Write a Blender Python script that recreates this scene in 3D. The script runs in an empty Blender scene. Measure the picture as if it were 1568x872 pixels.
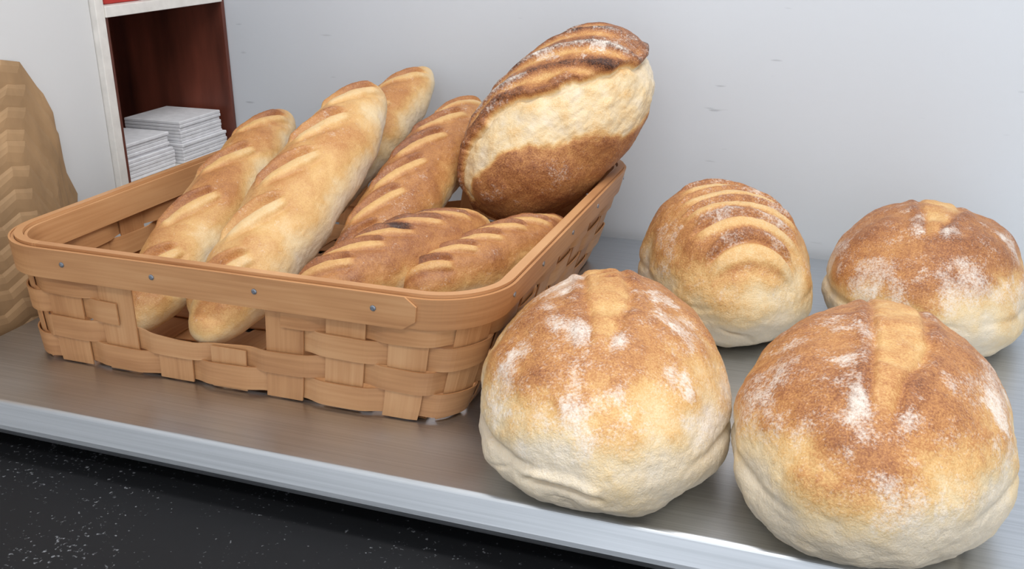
import bpy, bmesh, math, random
import numpy as np
from mathutils import Vector, Matrix

scene = bpy.context.scene
scene.view_settings.view_transform = 'Standard'

# ------------------------------------------------------------------ helpers
def lin(c):
    out = []
    for v in c[:3]:
        v = v / 255.0
        out.append(v / 12.92 if v <= 0.04045 else ((v + 0.055) / 1.055) ** 2.4)
    return (out[0], out[1], out[2], 1.0)

def sstep(a, b, x):
    t = np.clip((x - a) / (b - a), 0, 1)
    return t * t * (3 - 2 * t)

def pnoise(P, seed=0):
    rs = np.random.RandomState(seed)
    perm = rs.permutation(256)
    perm = np.concatenate([perm, perm, perm])
    g = rs.normal(size=(256, 3)); g /= np.linalg.norm(g, axis=1)[:, None]
    Pi = np.floor(P).astype(int); Pf = P - Pi; Pi &= 255
    w = Pf * Pf * Pf * (Pf * (Pf * 6 - 15) + 10)
    res = 0
    for dx in (0, 1):
        for dy in (0, 1):
            for dz in (0, 1):
                h = perm[perm[perm[(Pi[:, 0] + dx) & 255] + ((Pi[:, 1] + dy) & 255)] + ((Pi[:, 2] + dz) & 255)]
                d = Pf - np.array([dx, dy, dz])
                v = np.sum(g[h] * d, axis=1)
                ww = (w[:, 0] if dx else 1 - w[:, 0]) * (w[:, 1] if dy else 1 - w[:, 1]) * (w[:, 2] if dz else 1 - w[:, 2])
                res = res + v * ww
    return res * 1.6

def fbm(P, seed=0, oct=3):
    r = 0; a = 1
    for i in range(oct):
        r = r + a * pnoise(P * (2 ** i), seed + i * 7); a *= 0.5
    return r

def new_mat(name):
    m = bpy.data.materials.new(name); m.use_nodes = True
    nt = m.node_tree
    b = nt.nodes['Principled BSDF']
    return m, nt, b

def N(nt, t, **kw):
    n = nt.nodes.new(t)
    for k, v in kw.items():
        setattr(n, k, v)
    return n

def ramp(nt, stops):
    r = nt.nodes.new('ShaderNodeValToRGB')
    els = r.color_ramp.elements
    while len(els) < len(stops): els.new(0.5)
    for e, (p, c) in zip(els, stops):
        e.position = p; e.color = c
    return r

def mesh_obj(name, verts, faces, mats, smooth=False, matidx=None, parent=None):
    me = bpy.data.meshes.new(name)
    me.from_pydata([tuple(v) for v in verts], [], faces)
    for m in mats: me.materials.append(m)
    if matidx is not None:
        me.polygons.foreach_set('material_index', matidx)
    if smooth:
        me.polygons.foreach_set('use_smooth', [True] * len(me.polygons))
    me.update()
    o = bpy.data.objects.new(name, me)
    scene.collection.objects.link(o)
    if parent: o.parent = parent
    return o

def box_geo(x0, x1, y0, y1, z0, z1):
    v = [(x0, y0, z0), (x1, y0, z0), (x1, y1, z0), (x0, y1, z0), (x0, y0, z1), (x1, y0, z1), (x1, y1, z1), (x0, y1, z1)]
    f = [(0, 3, 2, 1), (4, 5, 6, 7), (0, 1, 5, 4), (1, 2, 6, 5), (2, 3, 7, 6), (3, 0, 4, 7)]
    return v, f

class Geo:
    def __init__(s): s.v = []; s.f = []; s.m = []; s.uv = []
    def add(s, v, f, mi=0):
        b = len(s.v); s.v += list(v)
        for q in f: s.f.append(tuple(i + b for i in q)); s.m.append(mi)
    def box(s, *a, mi=0):
        v, f = box_geo(*a); s.add(v, f, mi)
    def obj(s, name, mats, smooth=False, bevel=0, parent=None):
        o = mesh_obj(name, s.v, s.f, mats, smooth, s.m, parent)
        if bevel:
            md = o.modifiers.new('bevel', 'BEVEL'); md.width = bevel; md.segments = 3; md.limit_method = 'ANGLE'
        return o

# ------------------------------------------------------------------ materials
def mat_wall(name, col, scuff=True):
    m, nt, b = new_mat(name)
    tc = N(nt, 'ShaderNodeTexCoord')
    n1 = N(nt, 'ShaderNodeTexNoise'); n1.inputs['Scale'].default_value = 1.5; n1.inputs['Detail'].default_value = 3
    nt.links.new(tc.outputs['Object'], n1.inputs['Vector'])
    c = lin(col); d = tuple(x * 0.93 for x in c[:3]) + (1,)
    r = ramp(nt, [(0.3, d), (0.7, c)])
    nt.links.new(n1.outputs['Fac'], r.inputs['Fac'])
    last = r.outputs['Color']
    if scuff:
        mp = N(nt, 'ShaderNodeMapping'); mp.inputs['Scale'].default_value = (9, 9, 55)
        nt.links.new(tc.outputs['Object'], mp.inputs['Vector'])
        n2 = N(nt, 'ShaderNodeTexNoise'); n2.inputs['Scale'].default_value = 1.6; n2.inputs['Detail'].default_value = 2
        nt.links.new(mp.outputs['Vector'], n2.inputs['Vector'])
        r2 = ramp(nt, [(0.715, (0, 0, 0, 1)), (0.77, (0.4, 0.4, 0.4, 1))])
        nt.links.new(n2.outputs['Fac'], r2.inputs['Fac'])
        mx = N(nt, 'ShaderNodeMix', data_type='RGBA')
        nt.links.new(r2.outputs['Color'], mx.inputs[0])
        nt.links.new(last, mx.inputs[6]); mx.inputs[7].default_value = lin((120, 125, 135))
        last = mx.outputs[2]
    nt.links.new(last, b.inputs['Base Color'])
    b.inputs['Roughness'].default_value = 0.55
    n3 = N(nt, 'ShaderNodeTexNoise'); n3.inputs['Scale'].default_value = 120
    nt.links.new(tc.outputs['Object'], n3.inputs['Vector'])
    bp = N(nt, 'ShaderNodeBump'); bp.inputs['Strength'].default_value = 0.05; bp.inputs['Distance'].default_value = 0.002
    nt.links.new(n3.outputs['Fac'], bp.inputs['Height']); nt.links.new(bp.outputs['Normal'], b.inputs['Normal'])
    return m

def mat_simple(name, col, rough=0.5, metal=0.0, noise=0.12, scale=30, stretch=(1, 1, 1), bump=0.1):
    m, nt, b = new_mat(name)
    tc = N(nt, 'ShaderNodeTexCoord')
    mp = N(nt, 'ShaderNodeMapping'); mp.inputs['Scale'].default_value = stretch
    nt.links.new(tc.outputs['Object'], mp.inputs['Vector'])
    n1 = N(nt, 'ShaderNodeTexNoise'); n1.inputs['Scale'].default_value = scale; n1.inputs['Detail'].default_value = 5
    nt.links.new(mp.outputs['Vector'], n1.inputs['Vector'])
    c = lin(col)
    r = ramp(nt, [(0.3, tuple(x * (1 - noise * 2) for x in c[:3]) + (1,)), (0.7, tuple(min(1, x * (1 + noise)) for x in c[:3]) + (1,))])
    nt.links.new(n1.outputs['Fac'], r.inputs['Fac']); nt.links.new(r.outputs['Color'], b.inputs['Base Color'])
    b.inputs['Roughness'].default_value = rough; b.inputs['Metallic'].default_value = metal
    bp = N(nt, 'ShaderNodeBump'); bp.inputs['Strength'].default_value = bump; bp.inputs['Distance'].default_value = 0.001
    nt.links.new(n1.outputs['Fac'], bp.inputs['Height']); nt.links.new(bp.outputs['Normal'], b.inputs['Normal'])
    return m

def mat_steel():
    m, nt, b = new_mat('brushed_steel')
    tc = N(nt, 'ShaderNodeTexCoord')
    mp = N(nt, 'ShaderNodeMapping'); mp.inputs['Scale'].default_value = (3, 420, 420)
    nt.links.new(tc.outputs['Object'], mp.inputs['Vector'])
    n1 = N(nt, 'ShaderNodeTexNoise'); n1.inputs['Scale'].default_value = 1.0; n1.inputs['Detail'].default_value = 4
    nt.links.new(mp.outputs['Vector'], n1.inputs['Vector'])
    n2 = N(nt, 'ShaderNodeTexNoise'); n2.inputs['Scale'].default_value = 5; n2.inputs['Detail'].default_value = 4
    nt.links.new(tc.outputs['Object'], n2.inputs['Vector'])
    r = ramp(nt, [(0.3, (0.50, 0.53, 0.565, 1)), (0.7, (0.61, 0.64, 0.68, 1))])
    nt.links.new(n1.outputs['Fac'], r.inputs['Fac']); nt.links.new(r.outputs['Color'], b.inputs['Base Color'])
    rr = N(nt, 'ShaderNodeMapRange'); rr.inputs[1].default_value = 0.3; rr.inputs[2].default_value = 0.7
    rr.inputs[3].default_value = 0.31; rr.inputs[4].default_value = 0.44
    nt.links.new(n2.outputs['Fac'], rr.inputs[0]); nt.links.new(rr.outputs[0], b.inputs['Roughness'])
    b.inputs['Metallic'].default_value = 1.0
    bp = N(nt, 'ShaderNodeBump'); bp.inputs['Strength'].default_value = 0.10; bp.inputs['Distance'].default_value = 0.0004
    nt.links.new(n1.outputs['Fac'], bp.inputs['Height']); nt.links.new(bp.outputs['Normal'], b.inputs['Normal'])
    return m

def mat_black():
    m, nt, b = new_mat('black_floury_laminate')
    tc = N(nt, 'ShaderNodeTexCoord')
    n1 = N(nt, 'ShaderNodeTexNoise'); n1.inputs['Scale'].default_value = 260; n1.inputs['Detail'].default_value = 2
    n2 = N(nt, 'ShaderNodeTexNoise'); n2.inputs['Scale'].default_value = 7; n2.inputs['Detail'].default_value = 3
    for n in (n1, n2): nt.links.new(tc.outputs['Object'], n.inputs['Vector'])
    ad = N(nt, 'ShaderNodeMath', operation='MULTIPLY_ADD'); ad.inputs[1].default_value = 0.36
    nt.links.new(n2.outputs['Fac'], ad.inputs[0]); nt.links.new(n1.outputs['Fac'], ad.inputs[2])
    r = ramp(nt, [(0.83, lin((25, 26, 29))), (0.96, lin((125, 127, 132)))])
    nt.links.new(ad.outputs[0], r.inputs['Fac'])
    nt.links.new(r.outputs['Color'], b.inputs['Base Color'])
    b.inputs['Roughness'].default_value = 0.62
    b.inputs['Specular IOR Level'].default_value = 0.25
    return m

def mat_bread(name='bread_crust', grain=1.0, rough=0.52):
    m, nt, b = new_mat(name)
    tc = N(nt, 'ShaderNodeTexCoord')
    def attr(n):
        a = N(nt, 'ShaderNodeAttribute'); a.attribute_name = n; return a.outputs['Fac']
    def noise(sc, det=3, rough=0.5):
        n = N(nt, 'ShaderNodeTexNoise'); n.inputs['Scale'].default_value = sc; n.inputs['Detail'].default_value = det
        n.inputs['Roughness'].default_value = rough
        nt.links.new(tc.outputs['Object'], n.inputs['Vector']); return n.outputs['Fac']
    def math2(op, a, bb, c=None):
        n = N(nt, 'ShaderNodeMath', operation=op)
        for i, v in enumerate((a, bb, c)):
            if v is None: continue
            if isinstance(v, (int, float)): n.inputs[i].default_value = v
            else: nt.links.new(v, n.inputs[i])
        return n.outputs[0]
    bake = attr('bake'); flour = attr('flour')
    nf = noise(600, 3, 0.6); nm = noise(110, 4, 0.65)
    t = math2('SUBTRACT', nf, 0.5); t = math2('MULTIPLY', t, 0.66 * grain)
    t2 = math2('SUBTRACT', nm, 0.5); t2 = math2('MULTIPLY', t2, 0.30 * (0.4 + 0.6 * grain))
    tt = math2('ADD', t, t2)
    wgt = math2('MULTIPLY_ADD', bake, 1.2, 0.22)
    tt = math2('MULTIPLY', tt, wgt)
    bk = math2('ADD', bake, tt)
    r = ramp(nt, [(0.0, lin((221, 208, 187))), (0.18, lin((221, 197, 156))), (0.36, lin((210, 168, 110))),
                  (0.54, lin((184, 129, 77))), (0.72, lin((146, 92, 56))), (1.0, lin((62, 36, 27)))])
    nt.links.new(bk, r.inputs['Fac'])
    nfl = noise(420, 4, 0.75); nfl2 = noise(60, 4, 0.7)
    a1 = math2('SUBTRACT', nfl, 0.5); a1 = math2('MULTIPLY', a1, 2.1)
    a2 = math2('SUBTRACT', nfl2, 0.5); a2 = math2('MULTIPLY', a2, 1.5)
    f = math2('ADD', flour, a1); f = math2('ADD', f, a2)
    rf = ramp(nt, [(0.32, (0, 0, 0, 1)), (1.10, (0.85, 0.85, 0.85, 1))])
    # ramp positions are limited to 0..1, so compress the factor first
    f = math2('MULTIPLY', f, 0.9)
    rf.color_ramp.elements[0].position = 0.28; rf.color_ramp.elements[1].position = 0.98
    nt.links.new(f, rf.inputs['Fac'])
    mx = N(nt, 'ShaderNodeMix', data_type='RGBA')
    nt.links.new(rf.outputs['Color'], mx.inputs[0]); nt.links.new(r.outputs['Color'], mx.inputs[6])
    mx.inputs[7].default_value = lin((228, 219, 209))
    nt.links.new(mx.outputs[2], b.inputs['Base Color'])
    b.inputs['Roughness'].default_value = rough
    b.inputs['Specular IOR Level'].default_value = 0.38
    h = math2('MULTIPLY_ADD', nm, 1.6, nf)
    bp = N(nt, 'ShaderNodeBump'); bp.inputs['Strength'].default_value = 0.55 * (0.3 + 0.7 * grain); bp.inputs['Distance'].default_value = 0.0013
    nt.links.new(h, bp.inputs['Height']); nt.links.new(bp.outputs['Normal'], b.inputs['Normal'])
    return m

def mat_splint():
    m, nt, b = new_mat('maple_splint')
    uv = N(nt, 'ShaderNodeUVMap')
    mp = N(nt, 'ShaderNodeMapping'); mp.inputs['Scale'].default_value = (8, 260, 1)
    nt.links.new(uv.outputs['UV'], mp.inputs['Vector'])
    n1 = N(nt, 'ShaderNodeTexNoise'); n1.inputs['Scale'].default_value = 1; n1.inputs['Detail'].default_value = 5
    nt.links.new(mp.outputs['Vector'], n1.inputs['Vector'])
    mp2 = N(nt, 'ShaderNodeMapping'); mp2.inputs['Scale'].default_value = (5, 18, 1)
    nt.links.new(uv.outputs['UV'], mp2.inputs['Vector'])
    n2 = N(nt, 'ShaderNodeTexNoise'); n2.inputs['Scale'].default_value = 1; n2.inputs['Detail'].default_value = 2
    nt.links.new(mp2.outputs['Vector'], n2.inputs['Vector'])
    mul = N(nt, 'ShaderNodeMath', operation='MULTIPLY_ADD'); mul.inputs[1].default_value = 0.32
    nt.links.new(n1.outputs['Fac'], mul.inputs[0])
    m3 = N(nt, 'ShaderNodeMath', operation='MULTIPLY'); m3.inputs[1].default_value = 0.68
    nt.links.new(n2.outputs['Fac'], m3.inputs[0]); nt.links.new(m3.outputs[0], mul.inputs[2])
    r = ramp(nt, [(0.3, lin((158, 108, 68))), (0.5, lin((189, 139, 94))), (0.7, lin((206, 160, 115)))])
    nt.links.new(mul.outputs[0], r.inputs['Fac']); nt.links.new(r.outputs['Color'], b.inputs['Base Color'])
    b.inputs['Roughness'].default_value = 0.48
    bp = N(nt, 'ShaderNodeBump'); bp.inputs['Strength'].default_value = 0.18; bp.inputs['Distance'].default_value = 0.0006
    nt.links.new(n1.outputs['Fac'], bp.inputs['Height']); nt.links.new(bp.outputs['Normal'], b.inputs['Normal'])
    return m

M_wall = mat_wall('wall_paint_cool', (206, 211, 218))
M_wall2 = mat_wall('wall_paint_white', (212, 213, 214), False)
M_ceil = mat_wall('ceiling_paint', (225, 225, 222), False)
M_floor = mat_simple('floor_tile', (120, 112, 105), 0.5, 0, 0.1, 12)
M_steel = mat_steel()
M_black = mat_black()
M_bread = mat_bread()
M_bag_bread = mat_bread('baguette_crust', 0.55, 0.45)
M_splint = mat_splint()
M_nail = mat_simple('nail_metal', (150, 155, 165), 0.35, 0.9, 0.05)
M_cabw = mat_simple('cabinet_white_paint', (222, 219, 214), 0.5, 0, 0.05, 60)
M_cabi = mat_simple('cabinet_stained_wood', (108, 56, 42), 0.45, 0, 0.35, 22, (1, 1, 0.15), 0.15)
M_paper = mat_simple('napkin_paper', (222, 222, 226), 0.8, 0, 0.05, 80)
M_bag = mat_simple('kraft_paper', (160, 128, 92), 0.75, 0, 0.12, 30, (1, 1, 0.5), 0.3)
M_red = mat_simple('red_carton', (175, 40, 30), 0.5, 0, 0.1)
M_hous = mat_simple('fixture_enamel', (235, 235, 235), 0.4, 0, 0.02)

# ------------------------------------------------------------------ room
WL, WB = -0.980, 1.385
def plane_box(name, args, mat):
    g = Geo(); g.box(*args); return g.obj(name, [mat])
plane_box('wall_back', (-1.4, 2.4, WB, WB + 0.1, -0.9, 1.7), M_wall)
g = Geo()
g.box(WL - 0.3, WL, -1.6, 1.094, -0.9, 1.7)
g.box(WL - 0.3, WL, 1.094, WB, -0.9, 0.074)
g.box(WL - 0.3, WL, 1.094, WB, 0.801, 1.7)
g.obj('wall_left', [M_wall2])
plane_box('floor', (-1.4, 2.4, -1.6, WB + 0.1, -1.0, -0.9), M_floor)
plane_box('ceiling', (-1.4, 2.4, -1.6, WB + 0.1, 1.7, 1.8), M_ceil)

# black counter
g = Geo(); g.box(WL + 0.005, 1.3, 0.30, WB - 0.005, -0.10, -0.06); g.box(WL + 0.02, 1.28, 0.34, WB - 0.02, -0.9, -0.10)
g.obj('black_counter', [M_black], bevel=0.004)

# steel table top with sloped front lip
def steel_table():
    x0, x1, y0, y1 = -0.897, 1.15, 0.650, 1.368
    prof = []
    R = 0.006
    yk = y0 + 0.011
    for i in range(6):
        a = math.radians(90 + 60 * i / 5)
        prof.append((yk + R * math.cos(a), -R + R * math.sin(a)))
    prof += [(y0 - 0.002, -0.022), (y0 - 0.003, -0.026), (y0 - 0.002, -0.031), (y0 + 0.001, -0.033), (y0 + 0.012, -0.033), (y0 + 0.012, -0.028)]
    prof += [(y1, -0.028), (y1, 0.0)]
    g = Geo(); n = len(prof)
    v = [(x0, p[0], p[1]) for p in prof] + [(x1, p[0], p[1]) for p in prof]
    f = [(i, (i + 1) % n, n + (i + 1) % n, n + i) for i in range(n)]
    f += [tuple(range(n))[::-1], tuple(range(n, 2 * n))]
    g.add(v, f)
    for xx in (-0.85, 0.1, 1.05):
        for yy in (0.75, 1.27):
            g.box(xx, xx + 0.04, yy, yy + 0.04, -0.06, -0.028)
    return g.obj('steel_table', [M_steel], bevel=0.001)
steel_table()

# ------------------------------------------------------------------ recessed cubby shelf
def cabinet():
    g = Geo()
    xf, xb = -0.970, -1.20
    y0, y1 = 1.095, 1.384
    z0, z1 = 0.075, 0.80
    g.box(xb, xf, y0, y0 + 0.016, z0, z1)
    g.box(xb, xf, y1 - 0.008, y1, z0, z1, mi=1)
    g.box(xb, xf, y0 + 0.016, y1 - 0.008, z0, z0 + 0.010)
    g.box(xb, xf + 0.002, y0 + 0.016, y1 - 0.008, 0.322, 0.337)
    g.box(xb, xf, y0 + 0.016, y1 - 0.008, z1 - 0.015, z1)
    g.box(xb, xb + 0.006, y0 + 0.016, y1 - 0.008, z0 + 0.010, z1 - 0.015, mi=1)
    g.box(xb + 0.006, xf - 0.001, y0 + 0.016, y0 + 0.022, z0 + 0.010, 0.322, mi=1)
    g.obj('wall_cubby_shelf', [M_cabw, M_cabi], bevel=0.001)
cabinet()

def napkins():
    g = Geo(); rnd = random.Random(3)
    for (ya, yb, h, xa) in ((1.125, 1.238, 0.054, -0.985), (1.252, 1.368, 0.062, -0.980)):
        z = 0.0852; k = 0
        while z < 0.0852 + h:
            t = 0.0052 if k != 6 else 0.003
            o = rnd.uniform(-0.0012, 0.0012)
            ins = 0.0 if k < 6 else 0.005
            g.box(xa - 0.115 + ins, xa + o - ins, ya + ins, yb + o - ins, z, z + t * 0.985)
            z += t; k += 1
    g.obj('napkin_stack', [M_paper], bevel=0.0012)
napkins()
g = Geo(); g.box(-1.10, -0.985, 1.13, 1.21, 0.3372, 0.40); g.box(-1.10, -0.984, 1.13, 1.21, 0.40, 0.41, mi=1)
g.obj('red_carton', [M_red, M_paper], bevel=0.002)

# paper bags standing against the left wall, each one stepped down and curled back at its edge
def bags():
    g = Geo(); rb = random.Random(8)
    n = 13
    for i in range(n):
        x = WL + 0.010 + i * 0.0056
        dz = -i * 0.024 + (rb.uniform(-0.006, 0.006) if i else 0)
        dy = -0.0080 * i + (rb.uniform(-0.006, 0.006) if i else 0)
        yl = 0.60
        pts = [(yl, -0.058), (0.975 + dy, -0.058)]
        for (a, b_) in ((0.995, 0.02), (1.010, 0.075), (1.016, 0.10), (1.002, 0.135), (0.998, 0.18), (0.997, 0.214), (0.986, 0.240), (0.978, 0.250), (0.957, 0.284), (0.930, 0.290)):
            pts.append((a + dy, max(-0.05 + 0.0005 * len(pts), b_ + dz)))
        pts += [(0.90 + dy, 0.280 + dz), (0.86 + dy, 0.288 + dz), (yl, 0.288 + dz)]
        m = len(pts)
        def ringp(ins, xo):
            out = []
            for (py_, pz_) in pts:
                yy = py_ - ins * (1 if py_ > 0.7 else 0) * min(1, max(0, (py_ - 0.85) / 0.08))
                zz = pz_ - ins * 1.0 * min(1, max(0, (pz_ + 0.04) / 0.06))
                out.append((x + xo, yy, zz))
            return out
        rings = [ringp(0, -0.0075), ringp(0, -0.0055), ringp(0.005, -0.0022), ringp(0.012, 0.0), ringp(0.022, 0.0008)]
        V = sum(rings, []); f = []
        for k in range(len(rings) - 1):
            for j in range(m):
                j2 = (j + 1) % m
                f.append((k * m + j, k * m + j2, (k + 1) * m + j2, (k + 1) * m + j))
        k = len(rings) - 1
        f.append(tuple(k * m + j for j in range(m)))
        f.append(tuple(range(m - 1, -1, -1)))
        g.add(V, f)
    g.obj('paper_bag_stack', [M_bag])
bags()

# ------------------------------------------------------------------ basket
BH = 0.135
RC = (-0.5600, 1.0250, 0.2775, 0.2830, 0.064)   # rim cx,cy,hx,hy,r
BC = (-0.5750, 1.0180, 0.2500, 0.2640, 0.045)
def lerp(a, b, t): return a + (b - a) * t
rL = [2 * (RC[2] - RC[4]), math.pi / 2 * RC[4], 2 * (RC[3] - RC[4]), math.pi / 2 * RC[4]] * 2
TOT = sum(rL)
def rr(s, z, off=0.0):
    s = s % TOT
    t = z / BH
    cx, cy, hx, hy, r = [lerp(b, a, min(1.05, max(0, t)) ** 0.8) for a, b in zip(RC, BC)]
    k = 0
    while s > rL[k]:
        s -= rL[k]; k += 1
        if k == 8: k = 0; s = 0; break
    q = s / rL[k]
    lx, ly = hx - r, hy - r
    side = k // 2
    if k % 2 == 0:
        p = [((-lx + 2 * lx * q), -hy), (hx, -ly + 2 * ly * q), (lx - 2 * lx * q, hy), (-hx, ly - 2 * ly * q)][side]
        nn = [(0, -1), (1, 0), (0, 1), (-1, 0)][side]
    else:
        c = [(lx, -ly), (lx, ly), (-lx, ly), (-lx, -ly)][side]
        a = math.radians([-90, 0, 90, 180][side] + 90 * q)
        nn = (math.cos(a), math.sin(a)); p = (c[0] + r * nn[0], c[1] + r * nn[1])
    return Vector((cx + p[0] + nn[0] * off, cy + p[1] + nn[1] * off, z + 0.0015)), Vector((nn[0], nn[1], 0))

BG = Geo(); BUV = {}
def ribbon(samples, th, closed=False, uvo=0.0, mi=0):
    b = len(BG.v); n = len(samples)
    for (s, zt, zb, off) in samples:
        for z, o in ((zt, off + th), (zb, off + th), (zb, off), (zt, off)):
            p, _ = rr(s, z, o); BG.v.append(tuple(p)); BUV[len(BG.v) - 1] = (s + uvo, z + uvo * 3)
    m = n if closed else n - 1
    for i in range(m):
        j = (i + 1) % n
        for k in range(4):
            k2 = (k + 1) % 4
            BG.f.append((b + i * 4 + k, b + j * 4 + k, b + j * 4 + k2, b + i * 4 + k2)[::-1]); BG.m.append(mi)
    if not closed:
        BG.f.append((b, b + 1, b + 2, b + 3)); BG.m.append(mi)
        e = b + (n - 1) * 4
        BG.f.append((e + 3, e + 2, e + 1, e)); BG.m.append(mi)

NS = 32; SP = TOT / NS; S0 = -0.012 + SP * 0.5
hole_f = (S0 + SP - 0.004, S0 + 4 * SP + 0.004)
kb = round((rL[0] + rL[1] + rL[2] + rL[3] + 0.12) / SP)
hole_b = (S0 + kb * SP - 0.004, S0 + (kb + 3) * SP + 0.004)
def wave(s, row):
    c = math.cos(math.pi * (s - S0) / SP) * (1 if row % 2 else -1)
    return 0.0034 * math.tanh(2.2 * c) / math.tanh(2.2)
rows = [(0.003, 0.030), (0.031, 0.056), (0.057, 0.082), (0.083, 0.112)]
for ri, (za, zb) in enumerate(rows):
    segs = [(0, TOT, True)]
    if ri >= 2:
        segs = [(hole_f[1] - 0.006, hole_b[0] + 0.006, False), (hole_b[1] - 0.006, TOT + hole_f[0] + 0.006, False)]
    for a, b_, cl in segs:
        n = int((b_ - a) / 0.0045)
        sm = []
        for i in range(n + (0 if cl else 1)):
            s = a + (b_ - a) * i / n
            sag = 0
            if ri == 1:
                for h in (hole_f, hole_b):
                    c = (h[0] + h[1]) / 2; sag = max(sag, 0.008 * math.exp(-((s - c) / 0.06) ** 2))
            jit = 0.0010 * math.sin(s * 31 + ri * 2)
            sm.append((s, zb + jit - sag, za + jit - sag * 0.4, wave(s, ri) - 0.0008))
        ribbon(sm, 0.0017, cl, uvo=ri * 1.37)
for j in range(NS):
    s = S0 + j * SP
    inhole = any(h[0] + 0.02 < s % TOT < h[1] - 0.02 for h in (hole_f, hole_b))
    ztop = 0.048 if inhole else 0.130
    w = 0.021
    b = len(BG.v); nz = 14
    for i in range(nz + 1):
        z = ztop * i / nz
        for ss in (s - w, s - w * .33, s + w * .33, s + w):
            p, _ = rr(ss, z, -0.0008); q, _ = rr(ss, z, 0.0009)
            BG.v.append(tuple(p)); BUV[len(BG.v) - 1] = (z + j * .3, ss)
            BG.v.append(tuple(q)); BUV[len(BG.v) - 1] = (z + j * .3, ss)
    def vi(i, c, o): return b + i * 8 + c * 2 + o
    for i in range(nz):
        for c in range(3):
            BG.f.append((vi(i, c, 1), vi(i, c + 1, 1), vi(i + 1, c + 1, 1), vi(i + 1, c, 1))); BG.m.append(0)
            BG.f.append((vi(i, c, 0), vi(i + 1, c, 0), vi(i + 1, c + 1, 0), vi(i, c + 1, 0))); BG.m.append(0)
        BG.f.append((vi(i, 0, 0), vi(i, 0, 1), vi(i + 1, 0, 1), vi(i + 1, 0, 0))); BG.m.append(0)
        BG.f.append((vi(i, 3, 1), vi(i, 3, 0), vi(i + 1, 3, 0), vi(i + 1, 3, 1))); BG.m.append(0)
    for c in range(3):
        BG.f.append((vi(nz, c, 0), vi(nz, c, 1), vi(nz, c + 1, 1), vi(nz, c + 1, 0))); BG.m.append(0)
def ring(zt, zb, off, th, s0=0, s1=TOT, cl=True, uvo=0, endcut=False):
    n = int((s1 - s0) / 0.006); sm = []
    for i in range(n + (0 if cl else 1)):
        s = s0 + (s1 - s0) * i / n
        a, b_ = zt, zb
        if endcut:
            d = min(s1 - s, 1); e = max(0, 1 - d / 0.012)
            a = zt - 0.009 * e; b_ = zb + 0.009 * e
        sm.append((s, a, b_, off))
    ribbon(sm, th, cl, uvo)
ring(0.135, 0.104, 0.0045, 0.0032, uvo=3.1)
ring(0.135, 0.104, -0.0085, 0.0032, uvo=5.1)
ring(0.1385, 0.129, -0.0045, 0.0085, uvo=7.7)
e1 = rL[0] + 0.002
ring(0.136, 0.103, 0.0079, 0.0022, -0.30, e1, False, uvo=9.3, endcut=True)
def nail(s, z, off):
    p, n = rr(s, z, off)
    t = Vector((-n.y, n.x, 0)); u = Vector((0, 0, 1)); b = len(BG.v)
    for rad, d in ((0.0030, 0), (0.0028, 0.0008), (0.0015, 0.0012)):
        for k in range(12):
            a = k * math.pi / 6
            q = p + t * rad * math.cos(a) + u * rad * math.sin(a) + n * d
            BG.v.append(tuple(q)); BUV[len(BG.v) - 1] = (0, 0)
    for l in range(2):
        for k in range(12):
            k2 = (k + 1) % 12
            BG.f.append((b + l * 12 + k, b + l * 12 + k2, b + l * 12 + 12 + k2, b + l * 12 + 12 + k)); BG.m.append(1)
    BG.f.append(tuple(b + 24 + k for k in range(12))); BG.m.append(1)
for s in (-0.075, 0.035, 0.145, 0.262, e1 - 0.042, e1 + 0.10, e1 + 0.19, e1 + 0.30, e1 + 0.41, e1 + 0.55, e1 + 0.70, e1 + 0.85, e1 + 1.0, e1 + 1.15, e1 + 1.3, e1 + 1.42):
    sm_ = s % TOT
    nail(s, 0.121, 0.0101 if (sm_ < e1 or sm_ > TOT - 0.30) else 0.0077)
cx, cy, hx, hy, r = BC
nx, ny = 8, 9
for i in range(nx):
    xx = cx - hx + 0.02 + (2 * hx - 0.04) * (i + 0.5) / nx; w = 0.022
    pts = 60; b = len(BG.v)
    for k in range(pts + 1):
        yy = cy - hy + 0.004 + (2 * hy - 0.008) * k / pts
        z = 0.0045 + 0.0018 * math.cos(math.pi * (k / pts * ny - 0.5) + math.pi * i)
        for dx, dz in ((-w, 0), (w, 0), (w, -0.0015), (-w, -0.0015)):
            BG.v.append((xx + dx, yy, z + dz)); BUV[len(BG.v) - 1] = (yy, xx + dx)
    for k in range(pts):
        for c in range(4):
            c2 = (c + 1) % 4
            BG.f.append((b + k * 4 + c, b + k * 4 + c2, b + k * 4 + 4 + c2, b + k * 4 + 4 + c)); BG.m.append(0)
for i in range(ny):
    yy = cy - hy + 0.02 + (2 * hy - 0.04) * (i + 0.5) / ny; w = 0.022
    pts = 60; b = len(BG.v)
    for k in range(pts + 1):
        xx = cx - hx + 0.004 + (2 * hx - 0.008) * k / pts
        z = 0.0045 - 0.0018 * math.cos(math.pi * (k / pts * nx - 0.5) + math.pi * i)
        for dy, dz in ((-w, 0), (w, 0), (w, -0.0015), (-w, -0.0015)):
            BG.v.append((xx, yy + dy, z + dz)); BUV[len(BG.v) - 1] = (xx, yy + dy)
    for k in range(pts):
        for c in range(4):
            c2 = (c + 1) % 4
            BG.f.append((b + k * 4 + c, b + k * 4 + 4 + c, b + k * 4 + 4 + c2, b + k * 4 + c2)); BG.m.append(0)
basket = BG.obj('woven_bread_basket', [M_splint, M_nail])
uvl = basket.data.uv_layers.new(name='UVMap')
li = np.zeros(len(basket.data.loops), dtype=int); basket.data.loops.foreach_get('vertex_index', li)
arr = np.array([BUV[i] for i in range(len(BG.v))])
uvl.data.foreach_set('uv', arr[li].astype(np.float32).ravel())

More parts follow.
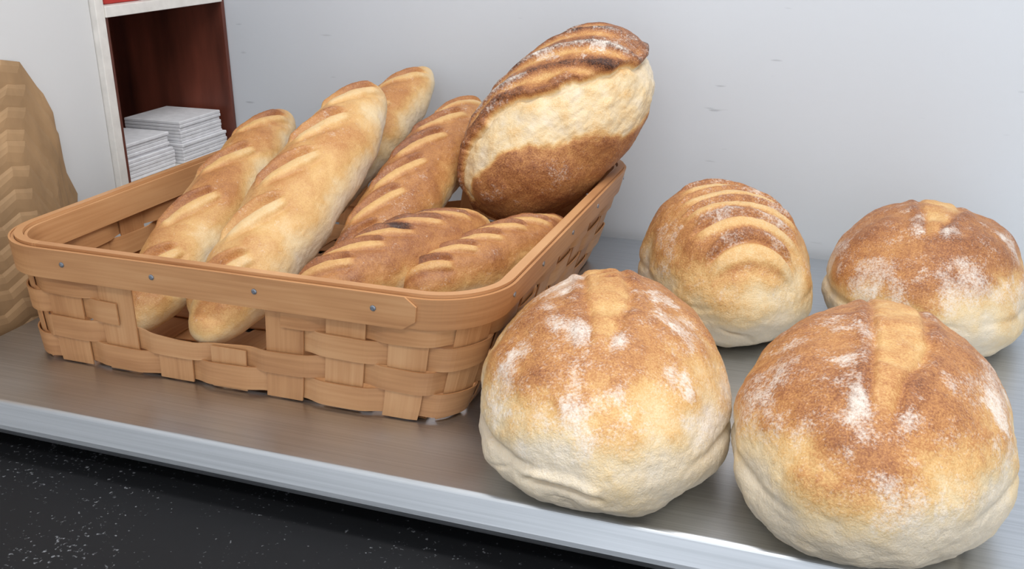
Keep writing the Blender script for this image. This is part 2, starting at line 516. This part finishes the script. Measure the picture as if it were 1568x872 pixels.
# ------------------------------------------------------------------ breads
ICO = {}
def ico(n):
    if n not in ICO:
        bm = bmesh.new(); bmesh.ops.create_icosphere(bm, subdivisions=n, radius=1.0)
        V = np.array([v.co[:] for v in bm.verts]); V /= np.linalg.norm(V, axis=1)[:, None]
        F = [tuple(v.index for v in f.verts) for f in bm.faces]; bm.free(); ICO[n] = (V, F)
    return ICO[n]

def seg(x, y, c):
    x0, y0, x1, y1 = c
    dx, dy = x1 - x0, y1 - y0; L = math.hypot(dx, dy); dx /= L; dy /= L
    t = ((x - x0) * dx + (y - y0) * dy) / L
    s = (x - x0) * (-dy) + (y - y0) * dx
    return t, s, L

def bread(name, M, dims, mode='round', n=7, slashes=(), stripe=None, seed=0, bake=(0.2, 0.75, 0.75), flour=0.3,
          egg=0.0, bend=0.0, lump=0.005, bands=False, taper=0.0, curve=0.0, burn=(), power=2.6, var=1.0, cut=0.5, fold=None, relief=1.0, foot=0.0, tipb=0.0):
    a, b, ct, cb = dims
    P, F = ico(n)
    px, py, pz = P[:, 0], P[:, 1], P[:, 2]
    if mode == 'round':
        rho = np.sqrt(px ** 2 + py ** 2) + 1e-9
        k = rho ** 0.90 / rho
        down = -cb * (1 - (1 - np.clip(-pz / 0.80, 0, 1)) ** 1.6)
        z = np.where(pz > 0, ct * np.abs(pz), down)
        x = a * px * k * (1 + egg * py); y = b * py * k
    else:
        t = np.arcsin(np.clip(py, -1, 1)) / (math.pi / 2)
        t = 0.8 * t + 0.2 * py
        rad = np.sqrt(np.clip(1 - np.abs(t) ** power, 0, 1))
        rho = np.sqrt(px ** 2 + pz ** 2) + 1e-9
        cx_, cz_ = px / rho, pz / rho
        tp = 1 + taper * t
        x = a * cx_ * rad * tp
        z = np.where(cz_ > 0, ct * cz_, cb * np.sign(cz_) * np.abs(cz_) ** 0.8) * rad * tp
        y = b * t
    nrm = np.stack([x / a ** 2, y / b ** 2, z / max(ct, cb) ** 2], 1); nrm /= np.linalg.norm(nrm, axis=1)[:, None] + 1e-9
    Q = np.stack([x, y, z], 1)
    hg = (z + cb) / (ct + cb)
    lo = fbm(Q * 14 + seed * 3.7, seed, 2); mid = fbm(Q * 48 + seed, seed + 3, 3); fine = fbm(Q * 150, seed + 5, 2)
    disp = lump * lo + 0.0008 * mid + 0.0003 * fine
    if mode == 'round':
        low = sstep(0.50, 0.15, hg)
        ridge = np.abs(fbm(Q * np.array([10, 10, 34]) + 9, seed + 11, 1))
        mask = sstep(0.05, 0.4, pnoise(Q * 13 + 5, seed + 12))
        disp -= low * mask * 0.0045 * np.exp(-(ridge / 0.07) ** 2)
        disp += low * 0.0016 * fbm(Q * np.array([30, 30, 60]), seed + 13, 2)
        # pale foot bulging out below the crust
        if foot:
            line = 0.36 + 0.05 * pnoise(Q * 9 + 3, seed + 15)
            sd = sstep(-0.2, -0.75, px) + 0.8 * sstep(0.45, 0.9, px)
            disp += foot * sd * (np.exp(-((hg - line + 0.11) / 0.09) ** 2) - 0.9 * np.exp(-((hg - line - 0.02) / 0.030) ** 2))
    B = bake[2] * sstep(bake[0], bake[1], hg + 0.12 * lo + 0.03 * mid) + var * (0.05 * mid + 0.10 * lo)
    if tipb: B = B + tipb * sstep(0.80, 0.97, np.abs(py))
    B = np.clip(B, 0.02, 1)
    fl = fbm(Q * np.array([17, 12, 17]) + 31, seed + 21, 3)
    FL = flour * (0.40 + 1.20 * sstep(-0.05, 0.6, fl)) * sstep(0.22, 0.5, hg)
    blobs = pnoise(Q * 30 + 77, seed + 33) + 0.25 * fine
    FL = FL + flour * 0.9 * sstep(0.40, 0.62, blobs) * sstep(0.3, 0.5, hg)
    if fold:
        fx, fz, fw = fold
        s_ = z - (fz - 3.0 * (x - fx) ** 2)
        m_ = sstep(fw, fw * 0.6, np.abs(x - fx)) * (py < 0)
        disp += m_ * (-0.006 * np.exp(-((s_ + 0.003) / 0.003) ** 2) + 0.004 * np.exp(-((s_ - 0.004) / 0.005) ** 2))
        B = B + m_ * 0.10 * np.exp(-((s_ + 0.001) / 0.003) ** 2)
    top = sstep(0.0, 0.25, pz) if mode == 'round' else sstep(-0.1, 0.3, cz_)
    yy = y
    if not bands:
      for c in slashes:
        w = c[4]; crv = c[5] if len(c) > 5 else curve
        t_, s_, L = seg(x, yy, c[:4])
        s_ = s_ - crv * (0.25 - (t_ - 0.5) ** 2) + 0.0018 * lo
        e = sstep(-0.02, 0.14, t_) * sstep(1.02, 0.86, t_) * top
        ww = w * (0.55 + 0.45 * np.sin(np.clip(t_, 0, 1) * math.pi))
        ins = sstep(1.25, 0.55, np.abs(s_) / ww) * e
        crease = np.exp(-((s_ - ww) / (0.42 * ww)) ** 2) * e
        ear = np.exp(-((s_ - 1.9 * ww) / (0.6 * ww)) ** 2) * e
        low_e = np.exp(-((s_ + 1.3 * ww) / (0.5 * ww)) ** 2) * e
        disp += relief * (-0.34 * w * crease + 0.26 * w * ear + 0.10 * w * ins - 0.14 * w * low_e)
        B = B * (1 - cut * ins) + 0.12 * ear + 0.05 * crease
        FL = FL * (1 - 0.8 * ins) + 0.5 * flour * ear
    if stripe:
        y0s, y1s, w, x0s = stripe
        q = (yy - y0s) / (y1s - y0s)
        ww = w * (0.35 + 0.65 * sstep(-0.02, 0.45, q)) 
        xx = x - x0s - 0.005 * np.sin(q * 4) + 0.004 * lo + 0.0015 * mid
        e = sstep(-0.05, 0.06, q) * sstep(1.15, 0.95, q) * top
        ins = sstep(1.30, 0.70, np.abs(xx) / ww) * e
        cr = (np.exp(-((xx - ww * 1.05) / 0.004) ** 2) + np.exp(-((xx + ww * 1.05) / 0.004) ** 2)) * e
        ear = np.exp(-((np.abs(xx) - ww * 1.05 - 0.008) / 0.007) ** 2) * e
        disp += 0.0015 * ins - 0.0026 * cr + 0.0022 * ear + 0.0008 * ins * mid
        B = B * (1 - ins) + ins * (0.445 + 0.10 * mid + 0.10 * lo) + 0.07 * ear
        FL = FL * (1 - 0.75 * ins)
        tip = np.exp(-((yy - y0s - 0.005) / 0.012) ** 2) * np.exp(-((np.abs(xx) - 0.017) / 0.007) ** 2) * top
        FL = FL + 0.55 * tip
    if bands:
        tt_ = y / b
        ang = np.degrees(np.arctan2(px, pz)) + 7 * lo + 4 * mid
        i0 = 36 + 62 * tt_; i1 = 92 + 75 * tt_
        pale = sstep(-2.5, 2.5, ang - i0) * sstep(7, -7, ang - i1)
        crust = sstep(2, -2, ang - i0)
        tear = np.exp(-((ang - i0 - 3) / 4.0) ** 2)
        edge = np.exp(-((ang - i0 + 6) / 6.0) ** 2)
        B = crust * np.clip(0.70 + 0.12 * lo + 0.12 * mid + 0.14 * edge, 0, 1) + pale * np.clip(0.15 + 0.12 * mid + 0.12 * np.abs(lo), 0, 1) + \
            (1 - crust - pale).clip(0, 1) * np.clip(0.64 + 0.08 * mid + 0.06 * lo, 0, 1)
        far = sstep(0.55, 0.9, tt_) * (1 - crust) 
        B = B * (1 - 0.85 * np.clip(far, 0, 1))
        disp += crust * 0.004 + edge * 0.004 - tear * 0.006 + pale * (0.0026 * fbm(Q * np.array([45, 22, 45]), 5, 3))
        FL = FL * crust * 0.5 + 0.3 * sstep(0.4, 0.6, blobs) * (1 - pale)
        for c in slashes:
            t_, s_, L = seg(x, yy, c[:4]); w = c[4]
            s_ = s_ + 0.003 * lo
            g_ = sstep(0, .1, t_) * sstep(1, .9, t_) * crust
            ins = np.exp(-(s_ / w) ** 2) * g_
            ear = np.exp(-((s_ - 1.5 * w) / (0.55 * w)) ** 2) * g_
            disp += -0.35 * w * ins + 0.35 * w * ear
            B = B * (1 - 0.38 * ins) + 0.20 * ear; FL = FL + 0.40 * ear * (fl > -0.1)
    for (bx, by, br, bs) in burn:
        B = B + bs * np.exp(-((x - bx) ** 2 + ((y - by) * 1.8) ** 2) / br ** 2) * top
        disp -= 0.0025 * np.exp(-((x - bx) ** 2 + ((y - by) * 1.8) ** 2) / br ** 2) * top
    Q = Q + nrm * disp[:, None]
    if mode == 'round': Q[:, 2] = np.maximum(Q[:, 2], -cb)
    if bend: Q[:, 2] += bend * (1 - (y / b) ** 2)
    me = bpy.data.meshes.new(name)
    me.from_pydata(Q.tolist(), [], F)
    me.materials.append(M_bag_bread if (mode == 'long' and not bands) else M_bread)
    me.polygons.foreach_set('use_smooth', [True] * len(me.polygons))
    for nm, arr_ in (('bake', np.clip(B, 0, 1)), ('flour', np.clip(FL, 0, 1))):
        at = me.attributes.new(nm, 'FLOAT', 'POINT'); at.data.foreach_set('value', arr_.astype(np.float32))
    me.update()
    o = bpy.data.objects.new(name, me); scene.collection.objects.link(o)
    o.matrix_world = M
    return o

def TR(x, y, z, rz=0): return Matrix.Translation((x, y, z)) @ Matrix.Rotation(math.radians(rz), 4, 'Z')
def AX(p0, p1, up=(0, 0, 1), roll=0):
    p0 = Vector(p0); p1 = Vector(p1); Y = (p1 - p0).normalized(); up = Vector(up)
    Z = (up - Y * up.dot(Y)).normalized(); X = Y.cross(Z)
    R = Matrix((X, Y, Z)).transposed().to_4x4()
    return Matrix.Translation((p0 + p1) / 2) @ R @ Matrix.Rotation(math.radians(roll), 4, 'Y'), (p1 - p0).length / 2

bread('round_bread_loaf', TR(-0.186, 0.790, 0.052, 13), (0.109, 0.168, 0.088, 0.052), n=8, seed=1, egg=-0.10,
      stripe=(-0.085, 0.12, 0.019, -0.004), bake=(0.33, 0.90, 0.58), flour=0.50, fold=(-0.028, -0.008, 0.035), foot=0.005,
      burn=((-0.004, 0.075, 0.008, 0.22), (0.002, 0.045, 0.006, 0.2)))
bread('round_bread_loaf', TR(0.046, 0.785, 0.054, -3), (0.108, 0.165, 0.090, 0.054), n=8, seed=4, egg=-0.08,
      stripe=(-0.115, 0.14, 0.020, 0.006), bake=(0.29, 0.84, 0.62), flour=0.38, foot=0.0025)
bread('round_bread_loaf', TR(0.103, 1.170, 0.050, -4), (0.110, 0.146, 0.090, 0.050), n=7, seed=9,
      stripe=(-0.070, 0.12, 0.020, 0.0), bake=(0.22, 0.78, 0.64), flour=0.42, foot=0.003)
sl = []
for i, y0 in enumerate((-0.118, -0.080, -0.042, -0.002, 0.040)):
    hw = (0.046, 0.058, 0.064, 0.064, 0.056)[i]
    sl.append((-hw + 0.004, y0 - 0.006, hw + 0.012, y0 + 0.000, 0.0115, 0.018))
bread('oval_scored_loaf', TR(-0.125, 1.135, 0.050, 18), (0.098, 0.152, 0.100, 0.050), n=8, seed=12, slashes=sl,
      bake=(0.12, 0.8, 0.54), flour=0.30, cut=0.42, relief=1.4, foot=0.002)

# big burst loaf leaning on the rim
c = Vector((-0.354, 1.19, 0.203))
A = Vector((0.52, 0.58, 0.62)).normalized()
vr = Vector((.944, .329, 0)); vu = Vector((-.12, .34, .93)); vc = Vector((.29, -.93, .2))
Zd = (-vr * .707 + vu * .707) * 0.80 + vc * 0.50
M, _ = AX(c - A * .16, c + A * .16, Zd)
sl = []
for k_ in range(5):
    xo = 0.035 - 0.030 * k_
    sl.append((xo - 0.070, -0.09 + 0.012 * k_, xo + 0.070, 0.10 + 0.012 * k_, 0.0075))
bread('burst_crust_loaf', M, (0.088, 0.147, 0.086, 0.086), mode='long', n=8, seed=21, slashes=sl, bands=True, flour=0.4, lump=0.005, power=2.3)

def bag_sl(b, w, n, off=0.0, len_=0.075, half=0.03):
    out = []
    for i in range(n):
        y = -b + 2 * b * (i + 0.7) / (n + 0.4)
        out.append((-half * 0.75, y - len_ / 2 + off, half * 0.75, y + len_ / 2 + off, w))
    return out
M, h = AX((-0.700, 0.764, 0.040), (-0.750, 1.19, 0.190)); bread('baguette', M, (0.045, h, 0.041, 0.036), 'long', 7, bag_sl(h, 0.010, 4), seed=31, bake=(0.34, 1.05, 0.56), flour=0.06, lump=0.003, var=0.7, cut=0.36, relief=1.6, tipb=0.18)
M, h = AX((-0.597, 0.751, 0.049), (-0.608, 1.19, 0.233)); bread('baguette', M, (0.053, h, 0.048, 0.043), 'long', 7, bag_sl(h, 0.011, 5), seed=37, bake=(0.28, 1.05, 0.50), flour=0.08, lump=0.003, var=0.8, cut=0.38, relief=1.7, tipb=0.18)
M, h = AX((-0.665, 0.97, 0.062), (-0.600, 1.35, 0.235)); bread('baguette', M, (0.045, h, 0.040, 0.038), 'long', 7, bag_sl(h, 0.009, 4), seed=41, bake=(0.2, 0.95, 0.54), flour=0.08, lump=0.003, var=0.8, cut=0.36, relief=1.5)
M, h = AX((-0.516, 0.90, 0.066), (-0.508, 1.30, 0.200)); bread('baguette', M, (0.048, h, 0.043, 0.038), 'long', 7, bag_sl(h, 0.009, 6), seed=43, bake=(0.1, 0.9, 0.62), flour=0.10, lump=0.003, var=0.8, cut=0.38, relief=1.6)
M, h = AX((-0.507, 0.80, 0.088), (-0.402, 1.06, 0.100)); bread('scored_batard', M, (0.046, h, 0.042, 0.038), 'long', 7, bag_sl(h, 0.009, 6, len_=0.06), seed=47, bake=(0.1, 0.85, 0.66), flour=0.05, lump=0.003, burn=((0.0, 0.0, 0.014, 0.40),), var=0.8, cut=0.36, relief=1.6)
M, h = AX((-0.420, 0.87, 0.078), (-0.318, 1.10, 0.094)); bread('scored_batard', M, (0.038, h, 0.038, 0.036), 'long', 7, bag_sl(h, 0.008, 6, len_=0.05), seed=53, bake=(0.1, 0.85, 0.64), flour=0.05, lump=0.003, var=0.8, cut=0.36, relief=1.6)

# ------------------------------------------------------------------ lights
def area(name, loc, sx, sy, e, col=(1, 1, 1), rot=(0, 0, 0)):
    l = bpy.data.lights.new(name, 'AREA'); l.shape = 'RECTANGLE'; l.size = sx; l.size_y = sy; l.energy = e; l.color = col
    o = bpy.data.objects.new(name, l); o.location = loc; o.rotation_euler = rot; scene.collection.objects.link(o); return o
for i, (lx, ly, e) in enumerate(((0.1, 0.75, 18.5), (0.1, -0.6, 16.5))):
    g = Geo(); g.box(lx - 0.65, lx + 0.65, ly - 0.16, ly + 0.16, 1.63, 1.70)
    g.obj('ceiling_light', [M_hous], bevel=0.01)
    area('tube_light', (lx, ly, 1.62), 1.2, 0.26, e, (1.0, 0.985, 0.96))
w = bpy.data.worlds.new('World'); scene.world = w; w.use_nodes = True
w.node_tree.nodes['Background'].inputs[0].default_value = (0.91, 0.95, 1.0, 1)
w.node_tree.nodes['Background'].inputs[1].default_value = 1.32

# ------------------------------------------------------------------ camera
cam = bpy.data.cameras.new('camera'); cam.sensor_width = 36; cam.lens = 36 * 1500 / 1568
co = bpy.data.objects.new('camera', cam); scene.collection.objects.link(co)
co.location = (0, 0, 0.46); co.rotation_euler = (math.radians(69), 0, math.radians(19.2))
cam.clip_start = 0.01
scene.camera = co
